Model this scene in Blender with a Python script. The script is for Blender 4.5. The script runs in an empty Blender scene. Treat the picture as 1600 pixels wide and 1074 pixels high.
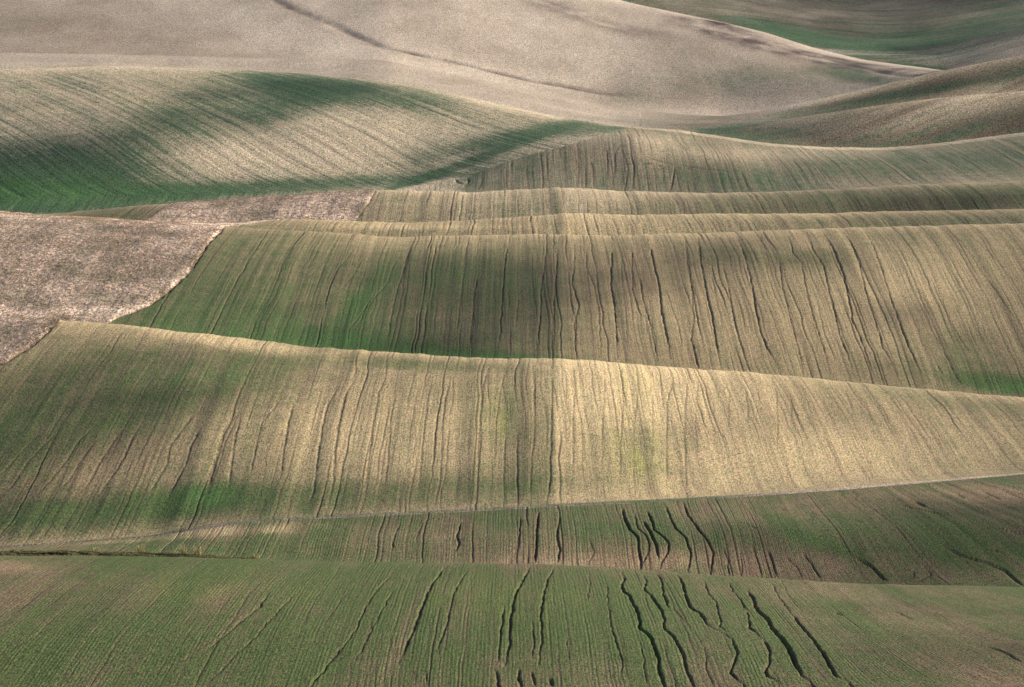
import bpy, math, random
import numpy as np
random.seed(7); rng = np.random.default_rng(11)

# ------------------------------------------------------------------ camera
W0, H0 = 1600.0, 1074.0
LENS = 75.0
FPX = W0 * LENS / 36.0
PITCH = math.radians(8.5)
CAM_Z = 200.0
sc = bpy.context.scene
cam_d = bpy.data.cameras.new('camera'); cam = bpy.data.objects.new('camera', cam_d)
sc.collection.objects.link(cam); sc.camera = cam
cam.location = (0, 0, CAM_Z); cam.rotation_euler = (math.pi/2 - PITCH, 0, 0)
cam_d.sensor_width = 36; cam_d.lens = LENS; cam_d.clip_start = 1; cam_d.clip_end = 30000

# ------------------------------------------------------------------ sky, sun, exposure
SUN_ELEV, SUN_AZ = math.radians(24), math.radians(68)      # azimuth clockwise from the view direction
w = bpy.data.worlds.new('World'); sc.world = w; w.use_nodes = True
nt = w.node_tree; nt.nodes.clear()
sky = nt.nodes.new('ShaderNodeTexSky'); sky.sky_type = 'NISHITA'; sky.sun_disc = False
sky.sun_elevation = SUN_ELEV; sky.sun_rotation = SUN_AZ; sky.dust_density = 2.0
bg = nt.nodes.new('ShaderNodeBackground'); bg.inputs[1].default_value = 0.10
wo = nt.nodes.new('ShaderNodeOutputWorld')
nt.links.new(sky.outputs[0], bg.inputs[0]); nt.links.new(bg.outputs[0], wo.inputs[0])
SUN_DIR = np.array([math.sin(SUN_AZ)*math.cos(SUN_ELEV), math.cos(SUN_AZ)*math.cos(SUN_ELEV), math.sin(SUN_ELEV)])
sd = bpy.data.lights.new('sun', 'SUN'); sd.energy = 4.2; sd.angle = math.radians(0.53); sd.color = (1.0, .93, .82)
sun = bpy.data.objects.new('sun', sd); sc.collection.objects.link(sun)
from mathutils import Vector
sun.rotation_euler = Vector(SUN_DIR).to_track_quat('Z', 'Y').to_euler()
sc.view_settings.view_transform = 'Standard'; sc.view_settings.look = 'None'
sc.view_settings.exposure = 0.68; sc.view_settings.gamma = 1.0

# ------------------------------------------------------------------ ridge and valley lines
# each line gives its height in the photograph over x; the distances below put it in the valley
def curve(pts, xs, smooth=14.0):
    p = np.array(pts, float)
    g = np.arange(-1200, 2801, 4.0)
    y = np.interp(g, p[:, 0], p[:, 1])
    k = np.exp(-0.5*(np.arange(-20, 21)*4.0/smooth)**2); k /= k.sum()
    y = np.convolve(np.pad(y, 20, mode='edge'), k, mode='valid')
    return np.interp(xs, g, y)

xs = np.concatenate([np.arange(-700, -20, 12.0), np.arange(-20, 1620, 1.25), np.arange(1620, 2301, 12.0)])
NX = len(xs)
def S(*p): return curve(p, xs, 90.0)
R1 = curve([(-400,866),(0,868),(200,869),(350,873),(500,880),(860,882),(950,886),(1100,898),(1200,903),(1300,910),(1400,914),(1600,917),(2000,925)], xs)
T  = curve([(-400,872),(0,854),(100,848),(200,840),(250,836),(300,826),(420,812),(560,805),(700,799),(860,790),(1080,780),(1200,772),(1400,757),(1600,740),(2000,705)], xs)
R2 = curve([(-400,490),(0,497),(100,501),(200,509),(300,520),(430,534),(480,542),(600,549),(750,560),(870,560),(950,565),(1050,574),(1200,584),(1400,604),(1600,622),(2000,660)], xs, 12)
R3 = curve([(-400,318),(0,335),(120,343),(240,350),(350,355),(450,360),(550,365),(620,371),(700,368),(850,366),(960,368),(1100,364),(1200,360),(1400,354),(1600,349),(2000,340)], xs, 10)
R4 = curve([(-400,314),(0,331),(120,340),(240,347),(330,350),(370,349),(450,342),(560,346),(640,348),(700,346),(800,340),(890,333),(1000,336),(1100,334),(1290,334),(1350,331),(1600,327),(2000,320)], xs, 10)
R5 = curve([(-400,345),(0,337),(80,334),(180,325),(250,319),(400,309),(585,297),(680,299),(740,301),(800,297),(880,293),(960,298),(1100,302),(1200,300),(1300,296),(1400,290),(1600,284),(2000,270)], xs, 10)
VL = curve([(-400,332),(0,322),(300,300),(500,292),(640,292),(720,278),(800,250),(900,224),(960,216),(1000,212),(1060,236),(1200,258),(1400,262),(1600,250),(2000,240)], xs, 20)
R6 = curve([(-400,118),(0,108),(100,106),(160,103),(350,108),(480,116),(600,127),(700,145),(800,168),(900,188),(970,197),(1060,203),(1120,212),(1200,224),(1280,230),(1380,231),(1450,226),(1520,217),(1600,207),(2000,160)], xs, 12)
G2 = curve([(-400,112),(0,98),(600,118),(800,155),(950,186),(1100,196),(1225,187),(1350,168),(1475,152),(1600,142),(2000,120)], xs, 20)
RG = curve([(-400,100),(0,86),(600,98),(800,138),(950,170),(1050,180),(1130,182),(1200,172),(1350,140),(1450,115),(1600,86),(2000,30)], xs)
RF = curve([(-400,-90),(0,-80),(700,-70),(900,-24),(960,-2),(1000,8),(1130,35),(1200,52),(1270,75),(1350,94),(1450,107),(1500,114),(1600,125),(2000,160)], xs)
C = np.ones(NX)
ctl = [   # (name, v, s, pixel height of the widest interval up to this point)
 ('near0', 2700*C, 110*C, 0),
 ('near1', 1500*C, 280*C, 40),
 ('near2', 1110*C, 418*C, 50),
 ('fg_mid', R1 + (1110-R1)*.46, 478*C, 90),
 ('fg_up', R1+22, 560*C, 80),
 ('R1', R1, 605*C, 30),
 ('dip1', R1 + S((0,-2.5),(500,-2.5),(850,-1),(950,4),(1200,12),(1600,16)), S((0,618),(900,622),(1600,640)), 12),
 ('low_mid', R1 + (T-R1)*S((0,.5),(700,.5),(900,.55),(1600,.62)), S((0,632),(800,650),(1600,700)), 90),
 ('T', T, S((0,650),(870,690),(1600,780)), 70),
 ('t_up', T + (R2-T)*.07, S((0,664),(870,704),(1600,800)), 22),
 ('s2_mid', T + (R2-T)*.55, S((0,752),(870,778),(1600,855)), 150),
 ('s2_up', T + (R2-T)*.90, S((0,845),(870,842),(1600,905)), 110),
 ('R2', R2, S((0,890),(870,880),(1600,935)), 30),
 ('dip2', R2+S((0,14),(400,14),(870,10),(1600,20)), S((0,935),(870,930),(1600,985)), 22),
 ('s3_low', R2+(R3-R2)*.22, S((0,1000),(870,990),(1600,1040)), 75),
 ('s3_mid', R2+(R3-R2)*.62, S((0,1075),(870,1075),(1600,1115)), 95),
 ('s3_up', R2+(R3-R2)*.92, S((0,1165),(870,1160),(1600,1190)), 80),
 ('R3', R3, S((0,1210),(870,1205),(1600,1230)), 24),
 ('dip3', R3+S((0,-1),(250,-1),(420,5),(870,7),(1600,9)), S((0,1225),(400,1245),(870,1250),(1600,1275)), 10),
 ('s4_mid', R4+(R3-R4)*.38, S((0,1250),(400,1300),(870,1310),(1600,1335)), 30),
 ('R4', R4, S((0,1280),(400,1345),(870,1360),(1600,1385)), 16),
 ('dip4', R4+7, S((0,1320),(400,1385),(870,1400),(1600,1420)), 14),
 ('s5_mid', R5+(R4-R5)*.40, S((0,1390),(400,1440),(870,1460),(1600,1480)), 36),
 ('R5', R5, S((0,1430),(400,1500),(870,1525),(1600,1540)), 20),
 ('dip5', R5+S((0,12),(700,8),(1100,6),(1300,1),(1600,-2)), S((0,1480),(400,1545),(870,1570),(1600,1580)), 14),
 ('VL', VL, S((0,1560),(400,1620),(700,1640),(960,1720),(1100,1690),(1600,1700)), 75),
 ('a_mid', VL+(R6-VL)*.55, S((0,1720),(400,1770),(800,1760),(1000,1765),(1600,1780)), 130),
 ('a_up', VL+(R6-VL)*.92, S((0,1890),(400,1930),(800,1850),(1000,1812),(1600,1850)), 85),
 ('R6', R6, S((0,1960),(400,2000),(800,1910),(1000,1845),(1600,1885)), 20),
 ('dip6', R6+S((0,14),(800,9),(960,4),(1060,6),(1300,12),(1600,16)), S((0,2060),(400,2100),(800,1990),(1000,1930),(1600,1980)), 20),
 ('G2', G2, S((0,2180),(400,2230),(800,2150),(1000,2100),(1300,2120),(1600,2130)), 80),
 ('dipG2', G2+S((0,-3),(1000,-3),(1200,-1),(1330,8),(1600,20)), S((0,2220),(400,2270),(800,2200),(1000,2160),(1600,2190)), 12),
 ('RG', RG, S((0,2300),(400,2350),(800,2330),(1000,2300),(1600,2330)), 66),
 ('dipG', RG+S((0,-4),(950,-4),(1100,-2),(1200,5),(1600,10)), S((0,2340),(400,2390),(800,2380),(1000,2370),(1600,2420)), 14),
 ('f_mid', np.minimum(RG+(RF-RG)*.5, RG+8), S((0,2780),(800,2730),(1200,2600),(1600,2560)), 100),
 ('f_up', np.minimum(RG+(RF-RG)*.92, RG+6), S((0,3150),(800,3080),(1200,2850),(1600,2680)), 100),
 ('RF', np.minimum(RF, RG+5), S((0,3300),(800,3200),(1200,2950),(1600,2800)), 40),
 ('dipF', np.minimum(RF+14, RG+12), S((0,3400),(800,3300),(1200,3050),(1600,2900)), 24),
 ('k_low', curve([(0,-90),(900,-45),(1000,-6),(1130,22),(1200,40),(1270,60),(1350,78),(1440,92),(1500,90),(1600,70),(2000,20)], xs, 30), S((0,3500),(800,3400),(1200,3200),(1600,3060)), 30),
 ('k_mid', curve([(0,-100),(900,-75),(1050,-35),(1200,0),(1400,38),(1600,22),(2000,-20)], xs, 70), S((0,3900),(1200,3500),(1600,3400)), 70),
 ('k_top', -105*C, S((0,4900),(1600,4600)), 110),
 ('far', -60*C, 6500*C, 12),
 ('far2', -40*C, 12000*C, 6),
]
names = [c[0] for c in ctl]
V = np.array([c[1] for c in ctl]); SS = np.array([c[2] for c in ctl])
IDX = {n: i for i, n in enumerate(names)}
K = len(ctl)
# monotone cubic along every column
h = np.diff(SS, axis=0); dl = np.diff(V, axis=0)/h
m = np.zeros_like(V)
w1 = 2*h[1:]+h[:-1]; w2 = h[1:]+2*h[:-1]
same = dl[1:]*dl[:-1] > 0
with np.errstate(divide='ignore', invalid='ignore'):
    hm = (w1+w2)/(w1/dl[:-1]+w2/dl[1:])
m[1:-1] = np.where(same, hm, 0); m[0] = dl[0]; m[-1] = dl[-1]
rows_v, rows_s, rows_k, rows_t = [], [], [], []
for k in range(K-1):
    n = max(3, int(ctl[k+1][3]/1.25))
    if k == K-2: n += 1
    for j in range(n):
        t = j/(n if k < K-2 else n-1)
        h00 = 2*t**3-3*t*t+1; h10 = t**3-2*t*t+t; h01 = -2*t**3+3*t*t; h11 = t**3-t*t
        rows_v.append(h00*V[k]+h10*h[k]*m[k]+h01*V[k+1]+h11*h[k]*m[k+1])
        rows_s.append(SS[k]+h[k]*t); rows_k.append(k+t)
Vg = np.array(rows_v); Sg = np.array(rows_s); Kg = np.array(rows_k)
NR = len(Kg)
print('terrain grid', NR, NX, NR*NX)
XI = np.broadcast_to(xs, Vg.shape)
a = (XI-800)/FPX; b = (537-Vg)/FPX
cp, sp = math.cos(PITCH), math.sin(PITCH)
PX = Sg*a; PY = Sg*(cp + b*sp); PZ = CAM_Z + Sg*(-sp + b*cp)
VX = Vg.copy()                                     # photograph row every vertex was laid out for

# ------------------------------------------------------------------ smooth noise helpers (numpy)
def vnoise(x, y, seed):
    xi = np.floor(x).astype(np.int64); yi = np.floor(y).astype(np.int64)
    fx = x-xi; fy = y-yi; fx = fx*fx*(3-2*fx); fy = fy*fy*(3-2*fy)
    def hsh(i, j):
        n = (i*374761393 + j*668265263 + seed*1442695041) & 0xffffffff
        n = ((n ^ (n >> 13))*1274126177) & 0xffffffff
        return ((n ^ (n >> 16)) & 0xffff)/65535.0
    return (hsh(xi, yi)*(1-fx)+hsh(xi+1, yi)*fx)*(1-fy)+(hsh(xi, yi+1)*(1-fx)+hsh(xi+1, yi+1)*fx)*fy
def fbm(x, y, seed, o=4, r=.5):
    s = 0; a_ = 1; t = 0
    for i in range(o):
        s = s+a_*vnoise(x*2**i, y*2**i, seed+i); t += a_; a_ *= r
    return s/t

# layer index of every row
def lay(name): return IDX[name]
def kmask(n0, n1):     # rows from control n0 to control n1
    return (Kg >= IDX[n0]) & (Kg < IDX[n1])

# ------------------------------------------------------------------ row coordinate: drill rows run along r = const
Rr = PX.copy(); Q = PY.copy()
# rows swing round on the right of the near fields
def sstep(x, e0, e1):
    t = np.clip((x-e0)/(e1-e0), 0, 1); return t*t*(3-2*t)
swing = np.zeros_like(Rr)
r_fg = (Kg < IDX['dip1'])[:, None]; r_lo = kmask('dip1', 'T')[:, None]
swing += r_fg*(sstep(XI, 1150, 1750)*(PY-430)*.42)
swing += r_lo*(sstep(XI, 1120, 1700)*(PY-600)*1.1)
r_a = kmask('dip5', 'dip6')[:, None]
VM = np.interp(xs, [-800,640,720,800,900,960,990], [330,294,279,250,223,207,196])
amask = np.where(r_a & (VX < VM[None, :]) & (XI < 992), 1, 0)      # striped green hill
Rr = Rr + swing
# striped hill: rows come down towards the right
Rr = np.where(amask > .5, PX*.80+(PY-1700)*.62, Rr)
Q = np.where(amask > .5, PY*.8-PX*.62, Q)
kb = kmask('dipF', 'far2')[:, None]
Rr = np.where(kb, (PY-3400)*.9 - PX*.35, Rr); Q = np.where(kb, PX, Q)
gb = kmask('dip6', 'dipG')[:, None] & (XI > 1000)
Rr = np.where(gb, PY*.75+PX*-.55, Rr); Q = np.where(gb, PX*.8+PY*.5, Q)

# dry grass fields, left of the sown land
bd = lambda pts, v: np.interp(v, [p[1] for p in pts], [p[0] for p in pts])
dry = np.zeros(PZ.shape, bool)
e3 = bd([(340,358),(350,356),(318,384),(300,412),(280,438),(258,455),(232,475),(205,489),(160,500),(130,512)], VX)
e3 = bd([(362,345),(345,362),(318,390),(296,425),(262,455),(232,478),(200,492),(150,515)], VX)
e2 = bd([(110,490),(92,503),(60,530),(25,556),(-10,575),(-120,640),(-300,760)], VX)
e5 = bd([(590,290),(575,318),(556,345),(545,360)], VX)
wv = (fbm(PX*.08, PY*.08, 81, 4)-.5)*14
dry |= kmask('dip2','dip3')[:, None] & (XI < e3+wv*.6)
dry |= kmask('dip3','dip4')[:, None] & (XI < 350+(R4[None,:]*0))
dry |= kmask('dip3','dip4')[:, None] & (VX < R4[None,:]+6-(XI-350)/15+wv*.3) & (XI < 445)
dry |= kmask('T','dip2')[:, None] & (XI < e2+wv)
dry |= kmask('dip4','dip5')[:, None] & (XI < e5+wv*.4) & (XI > 228+(345-VX)*1.4)

# ------------------------------------------------------------------ gully paths traced field by field
gul = np.zeros_like(PZ); gdark = np.zeros_like(PZ)
def crop(x0, y0, sc_): return lambda p: [(x0+q[0]/sc_, y0+q[1]/sc_) for q in p]
A3 = crop(900, 780, 3.2); A2 = crop(500, 780, 2.963); A1 = crop(0, 780, 2.963)
B7 = crop(540, 560, 2.857); B8 = crop(1040, 560, 2.857); B6 = crop(0, 560, 2.857)
C4 = crop(500, 280, 2.667); C5 = crop(1050, 280, 2.909); D6 = crop(640, 150, 3.478)
E4 = crop(1200, 720, 3.034)
rows_fg = np.where(Kg <= IDX['R1'])[0]; rows_lo = np.where((Kg >= IDX['dip1']) & (Kg <= IDX['T']+.3))[0]
rows_s2 = np.where((Kg >= IDX['T']) & (Kg <= IDX['R2']))[0]
rows_s3 = np.where((Kg >= IDX['dip2']) & (Kg <= IDX['R3']))[0]
rows_s4 = np.where((Kg >= IDX['dip3']) & (Kg <= IDX['R4']))[0]
rows_s5 = np.where((Kg >= IDX['dip4']) & (Kg <= IDX['R5']))[0]
rows_s6 = np.where((Kg >= IDX['dip5']) & (Kg <= IDX['R6']))[0]
rows_f = np.where((Kg >= IDX['dipG2']) & (Kg <= IDX['RF']))[0]
def locate(x, v, rr):
    """ground point of a spot on the given field, and its grid position"""
    ci = int(np.clip(np.searchsorted(xs, x), 1, NX-1)); f = (x-xs[ci-1])/(xs[ci]-xs[ci-1])
    col = Vg[rr, ci]; ri = rr[int(np.argmin(np.abs(col-v)))]
    return (PX[ri, ci-1]*(1-f)+PX[ri, ci]*f, PY[ri, ci], ri, ci)
Z0 = PZ.copy()
def gully(path, rr, width=.4, depth=.5, taper=True, wig=.35, dark=1.0, pw=2.2):
    # resample with a wandering line
    P = [np.array(locate(x, v, rr)) for x, v in path]
    pts = []
    for p, q in zip(P[:-1], P[1:]):
        L = math.hypot(q[0]-p[0], q[1]-p[1]); n = max(2, int(L/1.6))
        for i in range(n): pts.append(p+(q-p)*i/n)
    pts.append(P[-1]); pts = np.array(pts)
    n = len(pts)
    wob = (fbm(np.arange(n)*.35+rng.random()*90, np.zeros(n), 5, 3)-.5)*2*wig
    pts[:, 0] += wob
    pts[:, 0] += (fbm(np.arange(n)*1.1+rng.random()*90, np.zeros(n), 6, 2)-.5)*wig*.8
    amp = (.55+.9*fbm(np.arange(n)*.18+rng.random()*90, np.zeros(n), 9, 3))*(.75+.5*vnoise(np.arange(n)*.7+rng.random()*90, np.zeros(n), 3))
    if taper:
        e = np.minimum(np.arange(n), np.arange(n)[::-1])/max(1, n*.12)
        amp = np.maximum(amp, .62)*np.clip(e, .3, 1)
    pad_c = 14
    for i in range(n-1):
        p, q = pts[i], pts[i+1]
        r0, r1 = int(min(p[2], q[2])), int(max(p[2], q[2])); c0, c1 = int(min(p[3], q[3])), int(max(p[3], q[3]))
        r0 = max(rr[0], r0-3); r1 = min(rr[-1], r1+3); c0 = max(0, c0-pad_c); c1 = min(NX-1, c1+pad_c)
        sl = (slice(r0, r1+1), slice(c0, c1+1))
        X = PX[sl]-p[0]; Y = PY[sl]-p[1]; dx, dy = q[0]-p[0], q[1]-p[1]; L2 = dx*dx+dy*dy+1e-6
        t = np.clip((X*dx+Y*dy)/L2, 0, 1); d = np.hypot(X-dx*t, Y-dy*t)
        A = amp[i]*(1-t)+amp[i+1]*t; wd = width*(.75+.25*A)
        g = depth*A*np.exp(-(d/wd)**pw)
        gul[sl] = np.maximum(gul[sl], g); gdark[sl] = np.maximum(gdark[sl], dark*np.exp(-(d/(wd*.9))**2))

FG = [ # path, width, depth
 (A3([(230,365),(240,400),(225,430),(235,460),(270,485),(300,550),(315,600),(318,645),(365,680),(395,740),(412,800),(415,860),(435,940),(445,1020)]), .42, .62),
 (A3([(335,380),(350,410),(338,450),(385,490),(420,545),(437,590),(440,645),(490,690),(520,740),(545,800),(550,860),(585,940),(610,1020)]), .38, .58),
 (A3([(400,370),(425,400),(435,470),(460,540)]), .34, .5), (A3([(460,540),(500,560),(540,610),(570,645)]), .22, .22),
 (A3([(505,380),(530,420),(550,500),(575,545),(620,575),(655,620),(693,652)]), .40, .6),
 (A3([(635,400),(660,470),(700,520),(715,590),(725,640),(780,680)]), .25, .3), (A3([(780,700),(790,730),(805,770),(790,820),(768,865),(800,895),(830,915)]), .36, .5),
 (A3([(765,415),(790,465),(820,500),(855,560)]), .28, .3), (A3([(860,605),(870,640),(895,663)]), .36, .5), (A3([(940,700),(965,760),(965,810),(945,860),(955,885),(1000,905),(1010,930)]), .36, .5),
 (A3([(855,455),(880,490),(905,550),(950,590),(985,650),(1040,710),(1080,770),(1105,830),(1125,880),(1170,915)]), .55, .8),
 (A3([(980,420),(1020,500),(1080,580)]), .25, .3), (A3([(1080,580),(1130,640),(1190,710),(1240,770),(1270,840),(1300,885),(1360,920)]), .42, .62),
 (A3([(855,560),(858,580),(860,605)]), .24, .25), (A3([(895,663),(915,680),(940,700)]), .26, .3), (A3([(693,652),(735,672),(780,700)]), .26, .28),
 (A3([(1360,920),(1420,975),(1500,1040)]), .3, .35), (A3([(1170,915),(1230,975),(1290,1040)]), .34, .4), (A3([(1010,930),(1050,1000)]), .3, .35), (A3([(830,915),(850,980)]), .3, .35), (A3([(570,645),(640,740),(655,860),(700,960)]), .2, .16),
 (A3([(1010,380),(1060,480),(1130,560)]), .2, .15),(A3([(1290,570),(1330,585)]), .3, .4),
 (A2([(575,315),(510,410),(465,520),(440,590),(400,670),(365,765)]), .42, .42), (A2([(690,320),(650,380),(615,450),(600,520),(580,600),(555,660),(540,760)]), .3, .25),
 (A2([(970,320),(925,400),(895,470),(880,560),(878,680),(850,770)]), .40, .5), (A2([(1085,315),(1055,370),(1035,450),(1020,540),(1025,620),(1020,700),(1010,765)]), .34, .4),
 (A2([(850,500),(838,600),(830,680),(822,760)]), .28, .35), (A2([(345,410),(300,490),(220,640),(150,780)]), .25, .18), (A2([(330,350),(280,400),(215,490),(165,600),(100,690),(30,780)]), .28, .22),
 (A2([(1325,380),(1335,500),(1350,610),(1385,690),(1400,760),(1385,850)]), .24, .22), (A2([(1245,340),(1250,400),(1235,470)]), .22, .2), (A2([(980,560),(990,640),(985,740)]), .24, .25),
 (A2([(810,790),(830,855),(840,920)]), .4, .4), (A2([(915,790),(925,855),(935,920)]), .4, .4), (A2([(980,800),(995,860)]), .35, .35), (A2([(1055,830),(1075,865)]), .45, .45),
 (A2([(490,800),(490,870)]), .25, .2), (A2([(120,430),(60,520),(20,580)]), .22, .15), (A2([(1140,640),(1160,760)]), .22, .2), (A2([(1480,650),(1500,760),(1510,860)]), .22, .2),
 (A1([(1245,430),(1200,500),(1050,620),(930,730)]), .34, .28), (A1([(1370,440),(1260,550),(1190,630),(1050,770),(950,865)]), .3, .22), (A1([(1580,680),(1500,790),(1430,870)]), .34, .32),
 (A1([(820,500),(700,600),(560,700)]), .22, .12), (A1([(500,500),(400,560),(260,660)]), .22, .12), (A1([(240,590),(150,640),(30,710)]), .22, .14), (A1([(1130,520),(1000,640),(840,760)]), .2, .1),
 (E4([(1040,880),(1110,900),(1200,950)]), .4, .35), (E4([(780,720),(840,745)]), .35, .3), (E4([(600,715),(700,760)]), .25, .2), (E4([(320,720),(345,730)]), .4, .4),
]
for p, w_, d_ in FG: gully(p, rows_fg, w_*.78, d_*1.25, wig=.4, pw=3.0)
LO = [
 (A3([(230,40),(245,110),(265,150),(305,190),(310,250),(322,300),(322,355)]), .55, .75), (A3([(290,70),(305,140),(355,190),(370,230),(365,260),(345,300),(322,335)]), .35, .4),
 (A3([(335,110),(380,180),(400,230),(415,300)]), .55, .8), (A3([(350,55),(380,110),(385,150),(440,190),(462,220),(460,260),(430,310),(418,350)]), .45, .6),
 (A3([(440,30),(480,110),(500,150),(545,190),(570,260),(570,310),(558,370)]), .42, .55), (A3([(540,20),(560,80),(610,150),(660,210),(685,270),(680,330),(672,378)]), .42, .55),
 (A3([(960,250),(985,320),(1005,385)]), .4, .45), (A3([(1380,290),(1480,340),(1555,410)]), .5, .6), (A3([(800,110),(860,125),(910,150)]), .3, .3),
 (A3([(740,250),(760,320),(765,380)]), .3, .3), (A3([(820,240),(830,320),(830,380)]), .3, .3), (A3([(880,230),(905,300),(930,380)]), .3, .3), (A3([(1050,290),(1110,350),(1130,395)]), .3, .3), (A3([(1130,270),(1180,330),(1230,400)]), .3, .3),
 (B7([(515,735),(497,790),(505,830),(490,860)]), .4, .5), (B7([(780,710),(775,780),(770,850)]), .35, .4), (B7([(860,690),(850,790),(850,850),(848,910)]), .45, .6), (B7([(955,700),(940,790),(955,850),(945,910)]), .45, .6),
 (B7([(240,740),(215,800),(205,860)]), .4, .25), (B7([(340,740),(310,830)]), .3, .2), (B7([(1080,800),(1110,860),(1075,920)]), .25, .2),
 (E4([(700,195),(750,215)]), .6, .6), (E4([(620,205),(680,225),(800,250),(880,265)]), .5, .4), (E4([(1050,425),(1110,435)]), .5, .5), (E4([(830,410),(930,455),(1040,485),(1120,520),(1210,590)]), .6, .6),
 (E4([(900,160),(930,180)]), .4, .4), (E4([(1020,150),(1100,185)]), .5, .45), (E4([(1130,150),(1210,185)]), .4, .3), (E4([(380,270),(450,295)]), .4, .35), (E4([(390,440),(480,490),(560,575)]), .5, .5),
 (E4([(150,205),(180,212)]), .4, .4), (E4([(60,232),(90,240)]), .4, .4), (E4([(640,520),(690,530),(690,550),(600,578)]), .35, .3), (E4([(740,510),(775,540),(700,575)]), .35, .3), (E4([(880,345),(960,360)]), .4, .35), (E4([(1090,320),(1210,350)]), .35, .3),
]
for p, w_, d_ in LO: gully(p, rows_lo, w_*.78, d_*1.25, pw=3.0)
S2L = [
 (B7([(180,90),(145,150),(130,250),(110,400),(75,650)]), .6, .45), (B7([(225,150),(200,260),(190,450),(165,640)]), .5, .35), (B7([(390,80),(365,180),(350,320),(335,500),(320,620)]), .5, .32), (B7([(470,80),(445,180),(432,300),(425,430),(420,560),(400,650)]), .55, .45),
 (B7([(640,40),(615,120),(600,260),(590,430),(588,560),(575,640)]), .6, .5), (B7([(725,30),(700,100),(685,180),(670,280),(665,480)]), .5, .35), (B7([(845,60),(840,200),(845,300),(830,450),(825,560),(815,640)]), .6, .5), (B7([(920,30),(920,180),(915,400),(910,560),(895,650)]), .6, .6),
 (B7([(985,60),(985,180)]), .45, .3), (B7([(1020,60),(1025,140),(1015,250),(1015,430),(1010,530),(990,610)]), .5, .42), (B7([(1155,60),(1155,180),(1145,330),(1145,480)]), .5, .35), (B7([(1235,40),(1235,120),(1240,200),(1225,400),(1225,560)]), .55, .45),
 (B7([(1300,60),(1305,150),(1285,300),(1285,500),(1295,630)]), .45, .3), (B7([(1370,60),(1370,300),(1365,480)]), .5, .35), (B7([(1450,60),(1455,130),(1435,190),(1432,400),(1435,640)]), .55, .4), (B7([(1530,90),(1515,200),(1515,400),(1525,640),(1512,672)]), .55, .4), (B7([(1575,100),(1560,300),(1570,420)]), .4, .25),
 (B8([(180,110),(215,190),(215,240)]), .4, .3), (B8([(250,90),(285,160),(280,300)]), .45, .32), (B8([(330,70),(360,160),(368,290)]), .5, .4), (B8([(395,90),(420,200)]), .4, .3), (B8([(470,80),(495,150),(500,260),(500,400)]), .5, .35),
 (B8([(530,90),(560,180),(562,280)]), .45, .32), (B8([(600,120),(650,250)]), .45, .32), (B8([(800,140),(830,220),(835,260)]), .45, .32), (B8([(885,170),(915,280)]), .45, .32), (B8([(960,130),(1010,190),(1060,245)]), .5, .4), (B8([(1120,130),(1200,200)]), .4, .25), (B8([(1340,180),(1430,250)]), .45, .3), (B8([(1460,160),(1600,260)]), .45, .3),
 (B8([(140,480),(220,450),(350,420)]), .35, .18), (B8([(700,130),(770,220)]), .4, .25),
 (B6([(180,335),(130,380),(60,460),(0,525)]), .6, .45), (B6([(280,310),(190,390),(120,470),(60,560),(0,620)]), .6, .45), (B6([(430,300),(350,370),(300,450),(240,530),(170,610)]), .6, .5), (B6([(440,360),(370,440),(310,540),(250,610)]), .6, .4),
 (B6([(540,320),(500,380),(440,470),(400,550),(360,600)]), .6, .45), (B6([(620,310),(590,360),(555,440),(490,540),(430,620)]), .6, .5), (B6([(910,220),(850,265),(790,350),(755,400),(745,470),(690,560),(640,640)]), .7, .55), (B6([(895,310),(850,390),(830,470),(790,540),(750,610)]), .6, .5),
 (B6([(1050,255),(1000,320),(975,420),(950,500),(920,590)]), .8, .6), (B6([(1075,265),(1050,340),(1030,480),(1020,570)]), .6, .45), (B6([(1250,190),(1170,280),(1140,400),(1115,540)]), .5, .35), (B6([(1310,200),(1285,290),(1270,400),(1250,540)]), .6, .5),
 (B6([(1510,130),(1460,210),(1435,320),(1415,450),(1400,600),(1370,660)]), .6, .5), (B6([(1600,70),(1540,170),(1510,300),(1495,430),(1490,540),(1460,660)]), .7, .6), (B6([(650,460),(620,540),(590,600)]), .4, .25), (B6([(1190,450),(1170,560)]), .4, .25),
 (B6([(75,725),(30,770),(5,795)]), .45, .35), (B6([(150,720),(100,790)]), .4, .3), (B6([(240,730),(190,800)]), .45, .35), (B6([(500,730),(460,780)]), .4, .3),
]
for p, w_, d_ in S2L: gully(p, rows_s2, w_*.68, d_*(.5 if p[0][0] < 870 else .36), wig=.3, dark=.6)
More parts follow.
